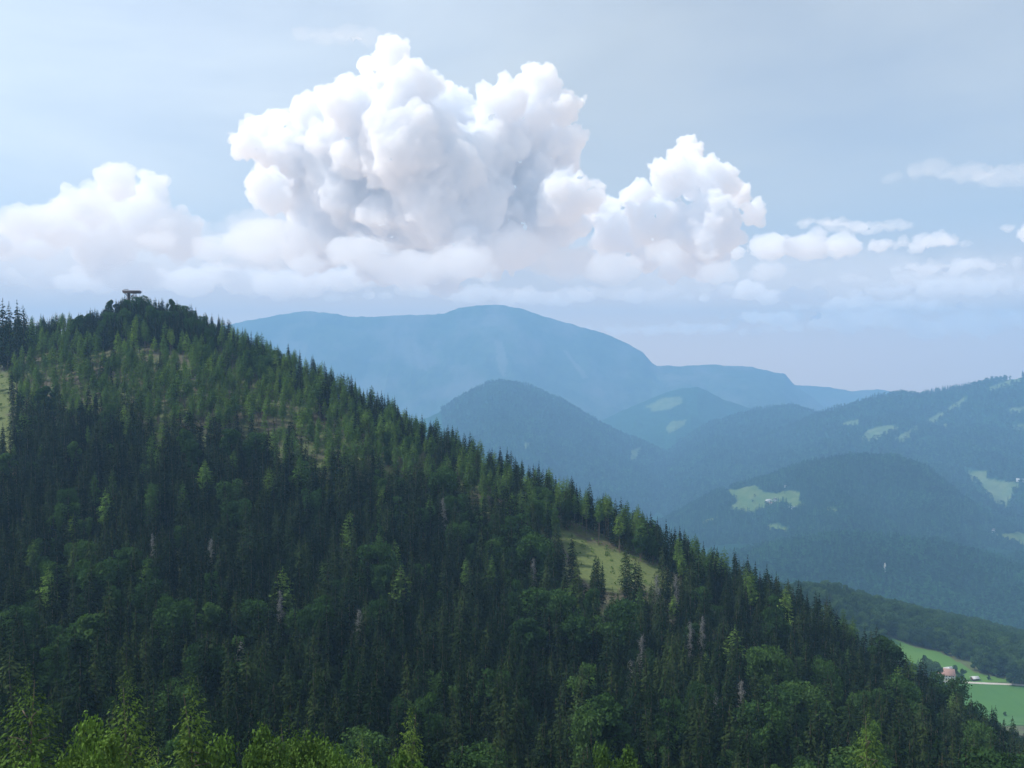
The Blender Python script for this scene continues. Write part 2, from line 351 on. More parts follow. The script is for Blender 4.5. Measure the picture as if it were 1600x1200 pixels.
class Ridge:
    def __init__(s, crest, D, front, back, base, power=1.25, amp=20, seed=0, tree=0, nsc=300, kink=None):
        s.cu = [c[0] for c in crest]; s.cy = [c[1] for c in crest]; s.D = D; s.front = front; s.back = back; s.base = base; s.power = power; s.amp = amp; s.seed = seed; s.tree = tree; s.nsc = nsc
    def dist(s, u):
        return np.interp(u, [a for a, b in s.D], [b for a, b in s.D]) if isinstance(s.D, list) else np.full(np.shape(u), float(s.D))
    def point(s, u, t):
        """t in [-1 front base, 0 crest, 1 back base]"""
        u = np.asarray(u, float); t = np.asarray(t, float); D0 = s.dist(u)
        yy = (600-np.interp(u, s.cu, s.cy))/F
        zc = (yy*math.cos(PITCH)-math.sin(PITCH))/(math.cos(PITCH)+yy*math.sin(PITCH))*D0-s.tree
        zc = np.maximum(zc, s.base-15)
        Y = D0+np.where(t < 0, t*s.front, t*s.back); X = (u-800)/F*D0*(1+(Y/D0-1)*1.0)
        a = np.abs(t); prof = (1-a)**s.power*(1-.0*a)
        prof = np.where(a < .08, 1-(a/.08)**2*(1-(1-.08)**s.power), prof)
        Z = s.base+(zc-s.base)*prof
        g = fbm(X/s.nsc+s.seed, Y/s.nsc*.55+s.seed*3, 5)
        g2 = -np.abs(fbm(X/s.nsc*1.3+9+s.seed, Y/s.nsc*.35, 4))*1.6+.3
        Z = Z+(g+g2)*s.amp*np.clip(a/.22, 0, 1)*np.clip((1-a)*3+.2, 0, 1)*np.clip((zc-s.base)/80, 0, 1)
        Z = Z+fbm(X/60+s.seed, Y/60, 3)*s.amp*.10
        return X, Y, Z-np.where(a > .97, 6, 0)
    def build(s, name, mat, nu, nt_f, nt_b, polys=()):
        us = np.linspace(s.cu[0], s.cu[-1], nu); ts = np.concatenate([-np.linspace(1, 0, nt_f)**1.15, np.linspace(0, 1, nt_b)[1:]])
        U, T = np.meshgrid(us, ts, indexing='ij'); X, Y, Z = s.point(U, T)
        n, m = X.shape; idx = np.arange(n*m).reshape(n, m)
        f = np.stack([idx[:-1, :-1], idx[1:, :-1], idx[1:, 1:], idx[:-1, 1:]], -1).reshape(-1, 4)
        o = mesh(name, np.stack([X, Y, Z], -1).reshape(-1, 3), f, mat, smooth=True)
        px, py = pix(X.ravel(), Y.ravel(), Z.ravel()); a = np.zeros(n*m, bool)
        a = open_mask(px, py, polys) & (T.ravel() <= 0)
        at = o.data.attributes.new('open', 'FLOAT', 'POINT'); at.data.foreach_set('value', a.astype(np.float32))
        tag(o, kind='structure'); return o
def open_mask(px, py, polys):
    a = np.zeros(np.shape(px), bool); jx = px+fbm(px/6, py/6, 3)*3; jy = py+fbm(px/6+40, py/6, 3)*2
    for p in polys: a |= inpoly(jx, jy, p)
    return a
WOODS = ((.008, .036, .024), (.016, .058, .034)); OPEN = ((.075, .135, .035), (.14, .18, .055))
r_mid = Ridge([(880, 900), (940, 868), (1000, 835), (1060, 800), (1110, 772), (1150, 757), (1200, 744), (1260, 721), (1330, 708), (1400, 711), (1450, 728), (1500, 768), (1550, 806), (1600, 828), (1680, 850), (1800, 880)],
              [(880, 3300), (1300, 2950), (1800, 2600)], 1250, 800, -700, 1.1, 50, 3, 12, 240)
r_mid2 = Ridge([(900, 990), (1000, 940), (1080, 905), (1150, 872), (1230, 846), (1310, 833), (1400, 836), (1480, 850), (1560, 872), (1640, 900), (1800, 950)],
               [(900, 2150), (1800, 1950)], 620, 600, -600, 1.0, 38, 11, 12, 190)
r_right = Ridge([(900, 790), (1000, 760), (1100, 722), (1180, 685), (1240, 662), (1280, 645), (1330, 631), (1375, 618), (1412, 612), (1436, 616), (1470, 609), (1500, 605), (1550, 592), (1600, 586), (1700, 570), (1850, 560), (2000, 600)],
                4600, 2450, 1200, -780, 1.15, 110, 5, 14, 420)
r_right2 = Ridge([(900, 780), (1000, 728), (1060, 690), (1110, 660), (1180, 640), (1235, 633), (1262, 639), (1300, 655), (1400, 700), (1500, 760)], 5300, 2500, 1000, -780, 1.1, 60, 8, 14, 480)
r_dome = Ridge([(300, 790), (450, 745), (560, 700), (640, 662), (690, 638), (738, 609), (760, 599), (782, 595), (805, 598), (832, 604), (880, 626), (930, 655), (975, 678), (1020, 696), (1080, 722), (1160, 765), (1250, 810)],
               5000, 2200, 1200, -780, 1.2, 75, 2, 14, 380)
r_small = Ridge([(700, 760), (800, 722), (900, 678), (950, 651), (985, 634), (1012, 624), (1040, 611), (1062, 605), (1090, 602), (1108, 610), (1130, 622), (1180, 638), (1240, 652), (1300, 668), (1400, 720)], 6400, 1800, 900, -780, 1.15, 70, 4, 10, 500)
r_small2 = Ridge([(880, 740), (950, 702), (1000, 674), (1030, 660), (1055, 649), (1080, 647), (1110, 659), (1150, 676), (1220, 705), (1300, 740)], 5800, 2000, 700, -780, 1.15, 50, 6, 10, 400)
r_main = Ridge([(-300, 560), (0, 540), (200, 520), (330, 512), (400, 499), (440, 492), (478, 486), (500, 488), (522, 490), (545, 495), (600, 494), (655, 492), (690, 491), (715, 481), (745, 478), (780, 477), (812, 482), (850, 494), (900, 508), (950, 523), (985, 539), (1005, 551), (1018, 566), (1026, 571), (1060, 572), (1110, 570), (1170, 573), (1205, 580), (1226, 584), (1236, 596), (1250, 607), (1270, 622), (1300, 645), (1400, 700), (1500, 760)],
               8300, 1500, 1000, -780, 1.15, 130, 1, 0, 1100)
r_far = Ridge([(1000, 640), (1150, 612), (1240, 602), (1270, 603), (1300, 606), (1332, 611), (1370, 608), (1400, 612), (1500, 620), (1700, 640), (1900, 700)], 9300, 700, 300, -780, 1.1, 90, 9, 0, 900)
hm = hill_mat('woods_near', WOODS, OPEN, canopy=.14)
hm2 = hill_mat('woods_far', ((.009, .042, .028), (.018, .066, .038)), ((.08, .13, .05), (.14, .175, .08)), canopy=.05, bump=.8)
hm3 = hill_mat('mountain_flank', ((.03, .055, .03), (.06, .09, .05)), ((.11, .13, .10), (.15, .16, .13)), rock=(.13, .135, .12), canopy=.012, bump=.6, scale=.004)
r_mid.build('hill', hm, 420, 220, 40, MEADOWS['mid']); r_mid2.build('hill', hm, 420, 160, 40, MEADOWS['low']+MEADOWS['mid'])
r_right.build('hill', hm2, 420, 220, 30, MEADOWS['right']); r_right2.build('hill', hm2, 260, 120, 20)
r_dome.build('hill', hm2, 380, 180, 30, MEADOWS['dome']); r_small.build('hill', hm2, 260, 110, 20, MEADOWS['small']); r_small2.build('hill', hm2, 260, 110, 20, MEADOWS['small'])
r_main.build('mountain', hm3, 700, 200, 30, MEADOWS['main']); r_far.build('mountain', hm3, 200, 50, 10)

# ------------------------------------------------------------------ tree shapes
def flakes(pos, ax, up, L, W, rs, roll=.6):
    """elongated leaf cards: pos (N,3), ax = long direction, up = rough normal"""
    n = len(pos); ax = ax/np.linalg.norm(ax, axis=1)[:, None]
    up = up+rs.normal(0, roll, (n, 3)); side = np.cross(up, ax); side /= np.linalg.norm(side, axis=1)[:, None]+1e-9
    nr = np.cross(ax, side)
    L = L[:, None]; W = W[:, None]
    a = pos-ax*L*.5; b = pos-side*W*.5+nr*W*.12; c = pos+ax*L*.5-nr*L*.10; d = pos+side*W*.5+nr*W*.12
    V = np.stack([a, b, c, d], 1).reshape(-1, 3); f = np.arange(n*4).reshape(n, 4); return V, f
def conifer(rs, H, R, whorls, per, k, L, W, bare=.08, droop=.35, prof=.85, ragged=.25, up=0.0, spread=.16, extra=0):
    P_, A_ = [], []
    zs = bare*H+(1-bare)*H*(np.linspace(0, 1, whorls)**.92)
    lean = rs.normal(0, .006, 2)
    for i, z in enumerate(zs):
        t = (z/H-bare)/(1-bare); r = R*(1-t)**prof*(1-.55*max(0, .18-t)/.18)+.12
        nb = max(3, int(per*(.55+.45*(1-t)))); a0 = rs.rand()*6.28
        for j in range(nb):
            a = a0+j*6.283/nb+rs.normal(0, .2); l = r*rs.uniform(1-ragged, 1+ragged*.6); zz = z+rs.normal(0, .25*H/whorls)
            kk = max(2, int(k*l/R+1)); s = (np.arange(kk)+rs.rand(kk))/kk; s = .12+.88*s
            x = math.cos(a)*l*s; y = math.sin(a)*l*s; dz = -droop*l*s**1.3+(.22*droop+up)*l*s**3+(t > .75)*up*l*s
            side = rs.normal(0, 1, kk)*spread*l*(1.15-s)
            x = x-math.sin(a)*side; y = y+math.cos(a)*side
            P_.append(np.stack([x+lean[0]*zz, y+lean[1]*zz, zz+dz+rs.normal(0, .06*l+.02, kk)], 1))
            sd = np.sign(side)*rs.uniform(.2, 1.0, kk)
            A_.append(np.stack([math.cos(a)-math.sin(a)*sd, math.sin(a)+math.cos(a)*sd, -droop*1.1+rs.normal(0, .25, kk)], 1))
    # leader
    n = 10; z = np.linspace(H*.965, H*1.015, n)
    P_.append(np.stack([rs.normal(0, .03, n), rs.normal(0, .03, n), z], 1)); A_.append(np.stack([rs.normal(0, .35, n), rs.normal(0, .35, n), np.ones(n)], 1))
    pos = np.vstack(P_); ax = np.vstack(A_); n = len(pos)
    upv = np.tile((0, 0, 1.0), (n, 1)); upv[:, :2] += pos[:, :2]/(np.linalg.norm(pos[:, :2], axis=1)[:, None]+.3)*.5
    sz = rs.uniform(.65, 1.35, n)*np.clip((1-pos[:, 2]/H)*5+.28, .3, 1); return flakes(pos, ax, upv, L*sz, W*sz*rs.uniform(.7, 1.2, n), rs, .5)
def lobed(rs, H, R, z0, nl, nf, L, rough=.35):
    """a rounded broadleaf crown of leafy clumps"""
    C = []; rad = []
    for i in range(nl):
        t = rs.rand(); zz = z0+(H-z0)*(.12+.80*t); env = math.sqrt(max(.05, 1-((zz-(z0+(H-z0)*.45))/((H-z0)*.60))**2))
        a = rs.rand()*6.28; rr = R*env*rs.uniform(.15, .85); C.append((math.cos(a)*rr, math.sin(a)*rr, zz)); rad.append(R*rs.uniform(.26, .46)*(.55 if nl > 60 else 1))
    C = np.array(C); rad = np.array(rad); pick = rs.choice(nl, nf, p=rad**2/np.sum(rad**2))
    d = rs.normal(0, 1, (nf, 3)); d[:, 2] = d[:, 2]+.25; d /= np.linalg.norm(d, axis=1)[:, None]
    rr = rad[pick]*(1-np.abs(rs.normal(0, rough*.5, nf))); rr *= 1+.22*np.sin(d[:, 0]*7+pick)*np.cos(d[:, 2]*6+pick*2)
    pos = C[pick]+d*rr[:, None]*np.array((1, 1, .85))
    ax = rs.normal(0, 1, (nf, 3)); ax[:, 2] -= .5
    sz = rs.uniform(.6, 1.4, nf); return flakes(pos, ax, d+np.array((0, 0, .4)), L*sz, L*.75*sz, rs, .45)
def trunk_mesh(name, H, r, limbs, rs, parent, z_from=.4, lmax=3.0, mat='bark', wob=.12):
    mb = MB(); pts = [(0, 0, -.6)]; n = 7
    for i in range(1, n+1): pts.append((rs.normal(0, wob)*i/n, rs.normal(0, wob)*i/n, H*i/n))
    for i in range(n): mb.bar(pts[i], pts[i+1], r*(1-.92*(i/n)), r*(1-.92*((i+1)/n)), 7)
    for i in range(limbs):
        t = rs.uniform(z_from, .92); z = H*t; a = rs.rand()*6.28; l = lmax*(1.15-t)*rs.uniform(.5, 1)
        b = (math.cos(a)*l, math.sin(a)*l, z+l*rs.uniform(.1, .7)); mb.bar((0, 0, z), b, r*.28*(1.2-t), .015, 4)
    return mb.build(name, M[mat], parent)
protos = {}     # kind -> list of root empties (each > crown, trunk)
def proto(kind, name, crown, tr, mat, smooth=False):
    root = empty(name, (0, 0, 0)); c = mesh('crown', crown[0], crown[1], M[mat], root)
    t = tr(root); protos.setdefault(kind, []).append((root, c, t)); return root
for i in range(5):
    rs = np.random.RandomState(20+i); H = 20.0; Rr = (3.3, 4.0, 2.8, 3.7, 4.4)[i]
    cr = conifer(rs, H, Rr, 30, 8, 11, .80, .38, (.10, .06, .14, .05, .2)[i], (.42, .35, .5, .3, .4)[i], (.85, .75, .9, .7, .6)[i], .38, spread=.24)
    proto('spruce', 'spruce_tree', cr, lambda p: trunk_mesh('trunk', H*.97, .24, 10, rs, p, .05, 2.0), 'spruce')
for i in range(4):
    rs = np.random.RandomState(40+i); H = 20.0
    cr = conifer(rs, H, (3.0, 3.5, 2.6, 3.2)[i], 24, 7, 9, .80, .42, (.46, .38, .52, .42)[i], .18, (.55, .65, .5, .6)[i], .42, up=.12, spread=.22)
    proto('pine', 'pine_tree', cr, lambda p: trunk_mesh('trunk', H*.95, .20, 16, rs, p, .25, 2.2), 'pine')
for i in range(4):
    rs = np.random.RandomState(60+i); H = 17.0
    cr = lobed(rs, H, (4.2, 4.8, 3.6, 5.2)[i], (4, 3.5, 5, 4)[i], (22, 26, 18, 30)[i], 5200, .48)
    proto('beech', 'beech_tree', cr, lambda p: trunk_mesh('trunk', H*.8, .32, 14, rs, p, .3, 4.5), 'beech')
def dead_tree(i):
    rs = np.random.RandomState(80+i); H = 15.0; root = empty('dead_tree', (0, 0, 0)); mb = MB()
    for z in np.linspace(H*.2, H*.97, 34):
        for j in range(4):
            a = rs.rand()*6.28; l = 1.9*(1.05-z/H)**.6*rs.uniform(.3, 1.1); b = Vector((math.cos(a)*l, math.sin(a)*l, z-l*rs.uniform(.0, .45)))
            mb.bar((0, 0, z), b, .045, .012, 3)
            for q in range(3):
                s = rs.uniform(.4, 1); st = Vector((0, 0, z)).lerp(b, s); mb.bar(st, st+Vector(rs.normal(0, .34, 3))-Vector((0, 0, .2)), .035, .015, 3)
    c = mb.build('crown', M['deadtwig'], root); t = trunk_mesh('trunk', H, .17, 0, rs, root, mat='deadwood', wob=.08)
    protos.setdefault('dead', []).append((root, c, t))
for i in range(3): dead_tree(i)

# ------------------------------------------------------------------ scattering on the near hill
LIM_U = [-200, 0, 100, 200, 300, 400, 500, 600, 700, 800, 880, 1000, 1100, 1300, 1700]
LIM_Y = [630, 630, 645, 655, 675, 705, 740, 745, 770, 805, 850, 905, 900, 945, 1150]      # below this line: the dense dark spruce wood
BEECH = [(85, 890, 34, 30), (25, 1000, 36, 50), (105, 1045, 26, 26), (175, 905, 12, 18), (770, 880, 42, 34), (740, 830, 30, 26), (450, 975, 22, 18), (860, 800, 30, 18), (990, 1050, 16, 16), (600, 780, 30, 16), (1110, 960, 18, 14),
         (620, 700, 26, 14), (330, 560, 16, 14), (415, 575, 30, 14), (570, 990, 22, 16), (690, 1095, 26, 18), (820, 1130, 18, 16), (1230, 1080, 20, 18), (1010, 850, 14, 10), (1330, 1000, 18, 12)]
DEAD = [(245, 905), (1078, 1060), (1103, 1190), (372, 1120), (1025, 985), (440, 1030), (695, 850), (1060, 985), (1148, 1185), (990, 1060), (1180, 1120), (1095, 1050), (870, 1020), (1215, 1140), (330, 930), (1120, 1180), (985, 1130), (1030, 1010), (835, 960), (560, 1060), (1000, 1100)]
prng = np.random.RandomState(5)
def scatter():
    s = 4.1; xs = np.arange(-900, 900, s); ys = np.arange(-900, 1100, s*.93)
    X, Y = np.meshgrid(xs, ys, indexing='ij'); X = X.copy(); X[:, ::2] += s/2
    X, Y = X*.87-Y*.49, X*.49+Y*.87; k_ = (Y > 112) & (Y < 720) & (np.abs(X) < 700); X = X[k_]; Y = Y[k_]
    X = (X+prng.uniform(-.5, .5, X.shape)*s).ravel(); Y = (Y+prng.uniform(-.42, .42, Y.shape)*s).ravel()
    Z = ground_z(X, Y); u = 800+F*X/Y; dc = d_crest(u)
    keep = (u > -250) & (u < 1890) & (Y < dc+np.where(u > 1150, 170, 90))
    keep &= ~((inpoly(X, Y, W_GRASS) & (Y < dc-9)) | (inpoly(X, Y, W_LEFT) & (prng.rand(len(X)) < .86)) | inpoly(X, Y, W_UP) | inpoly(X, Y, W_LOW))
    X, Y, Z, u, dc = X[keep], Y[keep], Z[keep], u[keep], dc[keep]
    px, py = pix(X, Y, Z+9); out = []
    thin = fbm(X/30, Y/30, 3)
    for i in range(len(X)):
        ym = np.interp(px[i], LIM_U, LIM_Y)+10*thin[i]+prng.normal(0, 9); r = prng.rand()
        summit = 110 < px[i] < 335 and Y[i] > dc[i]-52; peak = 165 < px[i] < 300 and summit
        beech = False
        for bx, by, bw, bh in BEECH:
            if abs(px[i]-bx) < bw and abs(py[i]-by) < bh and r < .30: beech = True
        if beech: k = 'beech'; h = prng.uniform(12, 18)
        elif summit: k = 'spruce' if r < .88 else 'beech_s'; h = prng.uniform(13, 19)+(2.5 if peak else 0)
        elif py[i] > ym:
            if prng.rand() < .10: continue
            k = 'spruce' if r < .93 else ('beech_d' if r < .965 or Y[i] < 230 else 'pine'); h = prng.uniform(10, 24)*(1 if Y[i] > 150 else .9)
        else:
            crestness = Y[i] > dc[i]-35
            dens = .52 if not crestness else .80
            if thin[i] < -.12: dens *= .6
            if r > dens: continue
            k = ('spruce' if prng.rand() < (.55 if crestness else .10) else 'pine'); h = prng.uniform(13, 21)
        if u[i] > 1350 and Y[i] > dc[i]: h *= .75
        if u[i] > 850 and Y[i] > dc[i]+20: h *= .85
        if 200 < Y[i] < dc[i]-24:
            hit = 0
            for q_ in (.35, .65, .93):
                tp = pix(X[i], Y[i], Z[i]+h*q_); hit = max(hit, int(inpoly([tp[0]], [tp[1]], CLEAR_GRASS)[0]))
            if hit and prng.rand() < .88: continue
            if inpoly([tp[0]], [tp[1]+12], CLEAR_LEFT)[0] and (prng.rand() < .8): continue
        out.append((k, X[i], Y[i], Z[i], h, px[i], py[i], u[i], dc[i]))
    return out
TREES = scatter()
base_h = {'spruce': 20.0, 'pine': 20.0, 'beech': 17.0, 'dead': 15.0}
def place(kind, vi, loc, h, rz, lean=0.0, first={}, wide=1.0):
    root, c, t = protos[kind][vi]; s = h/base_h[kind]
    if (kind, vi) not in first: first[(kind, vi)] = True; r = root
    else:
        r = root.copy(); col.objects.link(r)
        for ch in (c, t): q = ch.copy(); q.parent = r; col.objects.link(q)
    r.location = loc; r.rotation_euler = (lean*math.sin(rz), lean*math.cos(rz), rz); r.scale = (s*wide, s*wide, s)
    return r
def zone_words(px, py, Y):
    if py > 1010: v = 'low in the frame'
    elif py > 900: v = 'halfway down the slope'
    elif py > 760: v = 'in the middle band'
    else: v = 'on the upper slope'
    return v
sel = {'spruce': [], 'pine': [], 'beech': []}; rest = {'spruce': [], 'pine': [], 'beech': []}
for T in sorted(TREES, key=lambda t: t[2]):
    k = {'beech_s': 'beech', 'beech_d': 'beech'}.get(T[0], T[0])
    infr = -10 < T[5] < 1610 and T[6] < 1215 and T[2] < T[8]+5
    if infr and len(sel[k]) < (300 if k != 'beech' else 290): sel[k].append(T)
    else: rest[k].append(T)
def side(px):
    return ('at the far left', 'left of the middle', 'right of the middle', 'towards the right')[min(3, max(0, int(px//400)))]
KW = {'spruce': 'dark green narrow spruce', 'pine': 'open-crowned lighter green pine on a bare trunk', 'beech': 'round leafy broadleaf tree'}
for k in ('spruce', 'pine', 'beech'):
    for T in sel[k]:
        vi = prng.randint(len(protos[k])); r = place(k, vi, (T[1], T[2], T[3]), T[4], prng.rand()*6.28, prng.normal(0, .035), wide=prng.uniform(.62, 1.2))
        v = zone_words(T[5], T[6], T[2]); s_ = side(T[5])
        lb = {'spruce': 'dark crowded spruce ', 'pine': 'bare-trunked light green pine ', 'beech': 'rounded broadleaf tree among conifers '}[k]+v+', '+s_
        tag(r, lb, 'tree', {'spruce': 'dark spruces', 'pine': 'pines with bare trunks', 'beech': 'broadleaf trees'}[k]+' of the near hill '+v+', '+s_)
ORD = ['first', 'second', 'third', 'fourth', 'fifth', 'sixth', 'seventh', 'eighth', 'ninth', 'tenth', 'eleventh', 'twelfth', 'thirteenth', 'fourteenth', 'fifteenth', 'sixteenth', 'seventeenth', 'eighteenth', 'nineteenth', 'twentieth', 'rightmost']
for i, (a, b) in enumerate(sorted(DEAD)):
    g = to_ground(a, b+12, 125); r = place('dead', i % 3, g, prng.uniform(12, 17)+5, prng.rand()*6.28, prng.normal(0, .04))
    tag(r, 'bare grey dead tree among dark spruces, '+ORD[i]+' dead one counted from the left', 'dead tree', 'bare dead trees in the near wood')

for a, b, D, h, lb in [(4, 468, 500, 17, 'tall spruce cut by the left edge standing above the skyline'), (14, 472, 505, 16, 'second tall spruce of the clump at the left edge skyline'),
                       (26, 470, 498, 17, 'broad spruce in the middle of the left edge skyline clump'), (36, 477, 503, 15, 'shorter spruce at the right end of the left edge skyline clump')]:
    q = P(a, b, D); gz = float(ground_z(q[0], D)); r = place('spruce', (a//9) % 5, (q[0], D, gz-.3), q[2]-gz+.3, a*1.3, wide=.95); tag(r, lb, 'tree', 'tall spruces on the skyline at the left edge')
def forest_stuff(name, pts, variants, label, cat='forest'):
    """ONE object: the trees nobody could count, instanced on its own points"""
    pts = np.array(pts, float)   # x y z scale rz variant wide
    me = bpy.data.meshes.new(name); me.vertices.add(len(pts)); me.vertices.foreach_set('co', pts[:, :3].astype(np.float32).ravel())
    a = me.attributes.new('variant', 'INT', 'POINT'); a.data.foreach_set('value', pts[:, 5].astype(np.int32))
    a = me.attributes.new('turn', 'FLOAT_VECTOR', 'POINT'); tv = np.zeros((len(pts), 3), np.float32); tv[:, 2] = pts[:, 4]; tv[:, 0] = np.random.RandomState(3).normal(0, .025, len(pts)); a.data.foreach_set('vector', tv.ravel())
    a = me.attributes.new('size', 'FLOAT_VECTOR', 'POINT'); sv = np.stack([pts[:, 3]*pts[:, 6], pts[:, 3]*pts[:, 6], pts[:, 3]], 1).astype(np.float32); a.data.foreach_set('vector', sv.ravel())
    o = bpy.data.objects.new(name, me); col.objects.link(o)
    g = bpy.data.node_groups.new(name, 'GeometryNodeTree'); g.interface.new_socket('Geometry', in_out='INPUT', socket_type='NodeSocketGeometry'); g.interface.new_socket('Geometry', in_out='OUTPUT', socket_type='NodeSocketGeometry')
    N = g.nodes; L = g.links; gi = N.new('NodeGroupInput'); go = N.new('NodeGroupOutput'); jn = N.new('GeometryNodeJoinGeometry')
    def attr(nm, ty):
        q = N.new('GeometryNodeInputNamedAttribute'); q.data_type = ty; q.inputs['Name'].default_value = nm; return q.outputs[0]
    va = attr('variant', 'INT'); tu = attr('turn', 'FLOAT_VECTOR'); si = attr('size', 'FLOAT_VECTOR')
    for i, parts in enumerate(variants):
        j2 = N.new('GeometryNodeJoinGeometry')
        for ob in parts:
            oi = N.new('GeometryNodeObjectInfo'); oi.transform_space = 'ORIGINAL'; oi.inputs['Object'].default_value = ob; L.new(oi.outputs['Geometry'], j2.inputs[0])
        cp = N.new('FunctionNodeCompare'); cp.data_type = 'INT'; cp.operation = 'EQUAL'; L.new(va, cp.inputs[2]); cp.inputs[3].default_value = i
        ip = N.new('GeometryNodeInstanceOnPoints'); L.new(gi.outputs[0], ip.inputs['Points']); L.new(cp.outputs[0], ip.inputs['Selection']); L.new(j2.outputs[0], ip.inputs['Instance'])
        er = N.new('FunctionNodeEulerToRotation'); L.new(tu, er.inputs[0]); L.new(er.outputs[0], ip.inputs['Rotation']); L.new(si, ip.inputs['Scale']); L.new(ip.outputs[0], jn.inputs[0])
    L.new(jn.outputs[0], go.inputs[0]); md = o.modifiers.new('scatter', 'NODES'); md.node_group = g
    tag(o, label, cat, kind='stuff'); return o
def rows(L, k): return [(T[1], T[2], T[3], T[4]/base_h[k], prng.rand()*6.28, prng.randint(len(protos[k])), prng.uniform(.65, 1.2)) for T in L]
if rest['spruce']: forest_stuff('spruce_forest', rows(rest['spruce'], 'spruce'), [(c, t) for r, c, t in protos['spruce']], 'mass of dark spruces covering the near hill up to its skyline')
if rest['pine']: forest_stuff('pine_forest', rows(rest['pine'], 'pine'), [(c, t) for r, c, t in protos['pine']], 'lighter open pine wood on the upper slope of the near hill')
if rest['beech']: forest_stuff('broadleaf_forest', rows(rest['beech'], 'beech'), [(c, t) for r, c, t in protos['beech']], 'remaining leafy trees mixed into the near hill forest')

# grass and scrub between the pines
def scrub():
    rs = np.random.RandomState(9); n = 15000
    X = rs.uniform(-420, 300, n); Y = rs.uniform(200, 560, n); Z = ground_z(X, Y); px, py = pix(X, Y, Z); ok = (py < np.interp(px, LIM_U, LIM_Y)+30) & (Y < d_crest(800+F*X/Y)+10) & (px > -60) & (px < 1660)
    X, Y, Z = X[ok], Y[ok], Z[ok]
    k = 9; n = len(X); c = np.repeat(np.stack([X, Y, Z], 1), k, 0)+rs.normal(0, 1, (n*k, 3))*np.array((.5, .5, .3))+np.array((0, 0, .4)); ax = rs.normal(0, 1, (n*k, 3)); ax[:, 2] += 1
    V, f = flakes(c, ax, rs.normal(0, 1, (n*k, 3)), rs.uniform(.5, 1.1, n*k), rs.uniform(.3, .6, n*k), rs)
    o = mesh('undergrowth', V, f, M['pine']); tag(o, 'low green bushes between the pine trunks on the near hill', 'undergrowth', kind='stuff')
scrub()

# ------------------------------------------------------------------ foreground tree tops, bright green
def fore_spruce(seed, H=9.0, R=2.6):
    rs = np.random.RandomState(seed); root = empty('young_spruce', (0, 0, 0))
    V, f = conifer(rs, H, R, 44, 11, 46, .13, .05, .05, .30, .78, .35, up=.10, spread=.30)
    V2, f2 = conifer(rs, H, R*.96, 44, 11, 40, .15, .06, .05, .30, .78, .35, up=.10, spread=.30)
    c = mesh('crown', np.vstack([V, V2]), np.vstack([f, f2+len(V)]), M['bright'], root); t = trunk_mesh('trunk', H*.97, .11, 40, rs, root, .1, 1.8); return root, c, t
def fore_leaf(seed, H=9.0, R=3.2):
    rs = np.random.RandomState(seed); root = empty('young_beech', (0, 0, 0))
    V, f = lobed(rs, H, R, 1.5, 110, 52000, .10, .9); c = mesh('crown', V, f, M['brightleaf'], root); t = trunk_mesh('trunk', H*.85, .13, 40, rs, root, .25, 3.2); return root, c, t
FS = [fore_spruce(101), fore_spruce(102, 9, 2.2), fore_spruce(103, 9, 3.0)]; FL = [fore_leaf(111), fore_leaf(112, 9, 2.7)]
FORE = [  # top px, py, distance, kind, variant, scale, label
 (44, 1040, 40, 's', 2, 1.45, 'broad bright green spruce top filling the bottom left corner'),
 (-25, 1085, 40, 's', 1, 1.2, 'pointed bright spruce top cut by the left edge at the bottom'),
 (120, 1120, 36, 'l', 1, .7, 'low rounded yellow-green crown right of the corner spruce'),
 (196, 1052, 42, 's', 0, 1.35, 'ragged yellow-green spruce top second from the left along the bottom'),
 (240, 1150, 34, 's', 1, .8, 'small spruce tip low between the two pointed bright spruces'),
 (298, 1060, 41, 's', 1, 1.4, 'tall pointed bright spruce top third from the left along the bottom'),
 (378, 1135, 40, 'l', 1, .65, 'bright leafy crown just right of the tall pointed spruce'),
 (445, 1112, 48, 's', 2, 1.05, 'smaller bright spruce top standing alone at the bottom left'),
 (510, 1138, 42, 'l', 0, .8, 'yellow-green leafy crown near the bottom middle'),
 (566, 1140, 56, 's', 0, .9, 'ragged spruce top left of the single bright spruce'),
 (643, 1100, 58, 's', 1, 1.1, 'single bright green spruce top at the bottom, left of the middle'),
 (610, 1180, 38, 'l', 1, .7, 'small bright leafy tip beneath the single bright spruce'),
 (955, 1160, 60, 'l', 1, .5, 'sparse yellow-green crown at the bottom middle'),
 (1357, 1105, 62, 's', 2, 1.05, 'lone bright spruce top at the bottom right'),
]
used = set()
for a, b, D, kd, vi, s, lb in FORE:
    root, c, t = (FS if kd == 's' else FL)[vi]
    if (kd, vi) in used:
        r = root.copy(); col.objects.link(r)
        for ch in (c, t): q = ch.copy(); q.parent = r; col.objects.link(q)
    else: r = root; used.add((kd, vi))
    p = P(a, b, D); H = 9.0*s; gz = float(ground_z(p[0], p[1])); s2 = s
    if p[2]-H > gz+.3:   # reach the ground
        s2 = (p[2]-gz+.3)/9.0
    r.location = (p[0], p[1], p[2]-9.0*s2); r.scale = (s*1.0+(s2-s)*.35, s+(s2-s)*.35, s2); r.rotation_euler = (0, 0, prng.rand()*6.28)
    tag(r, lb, 'tree', 'bright young trees along the bottom edge')

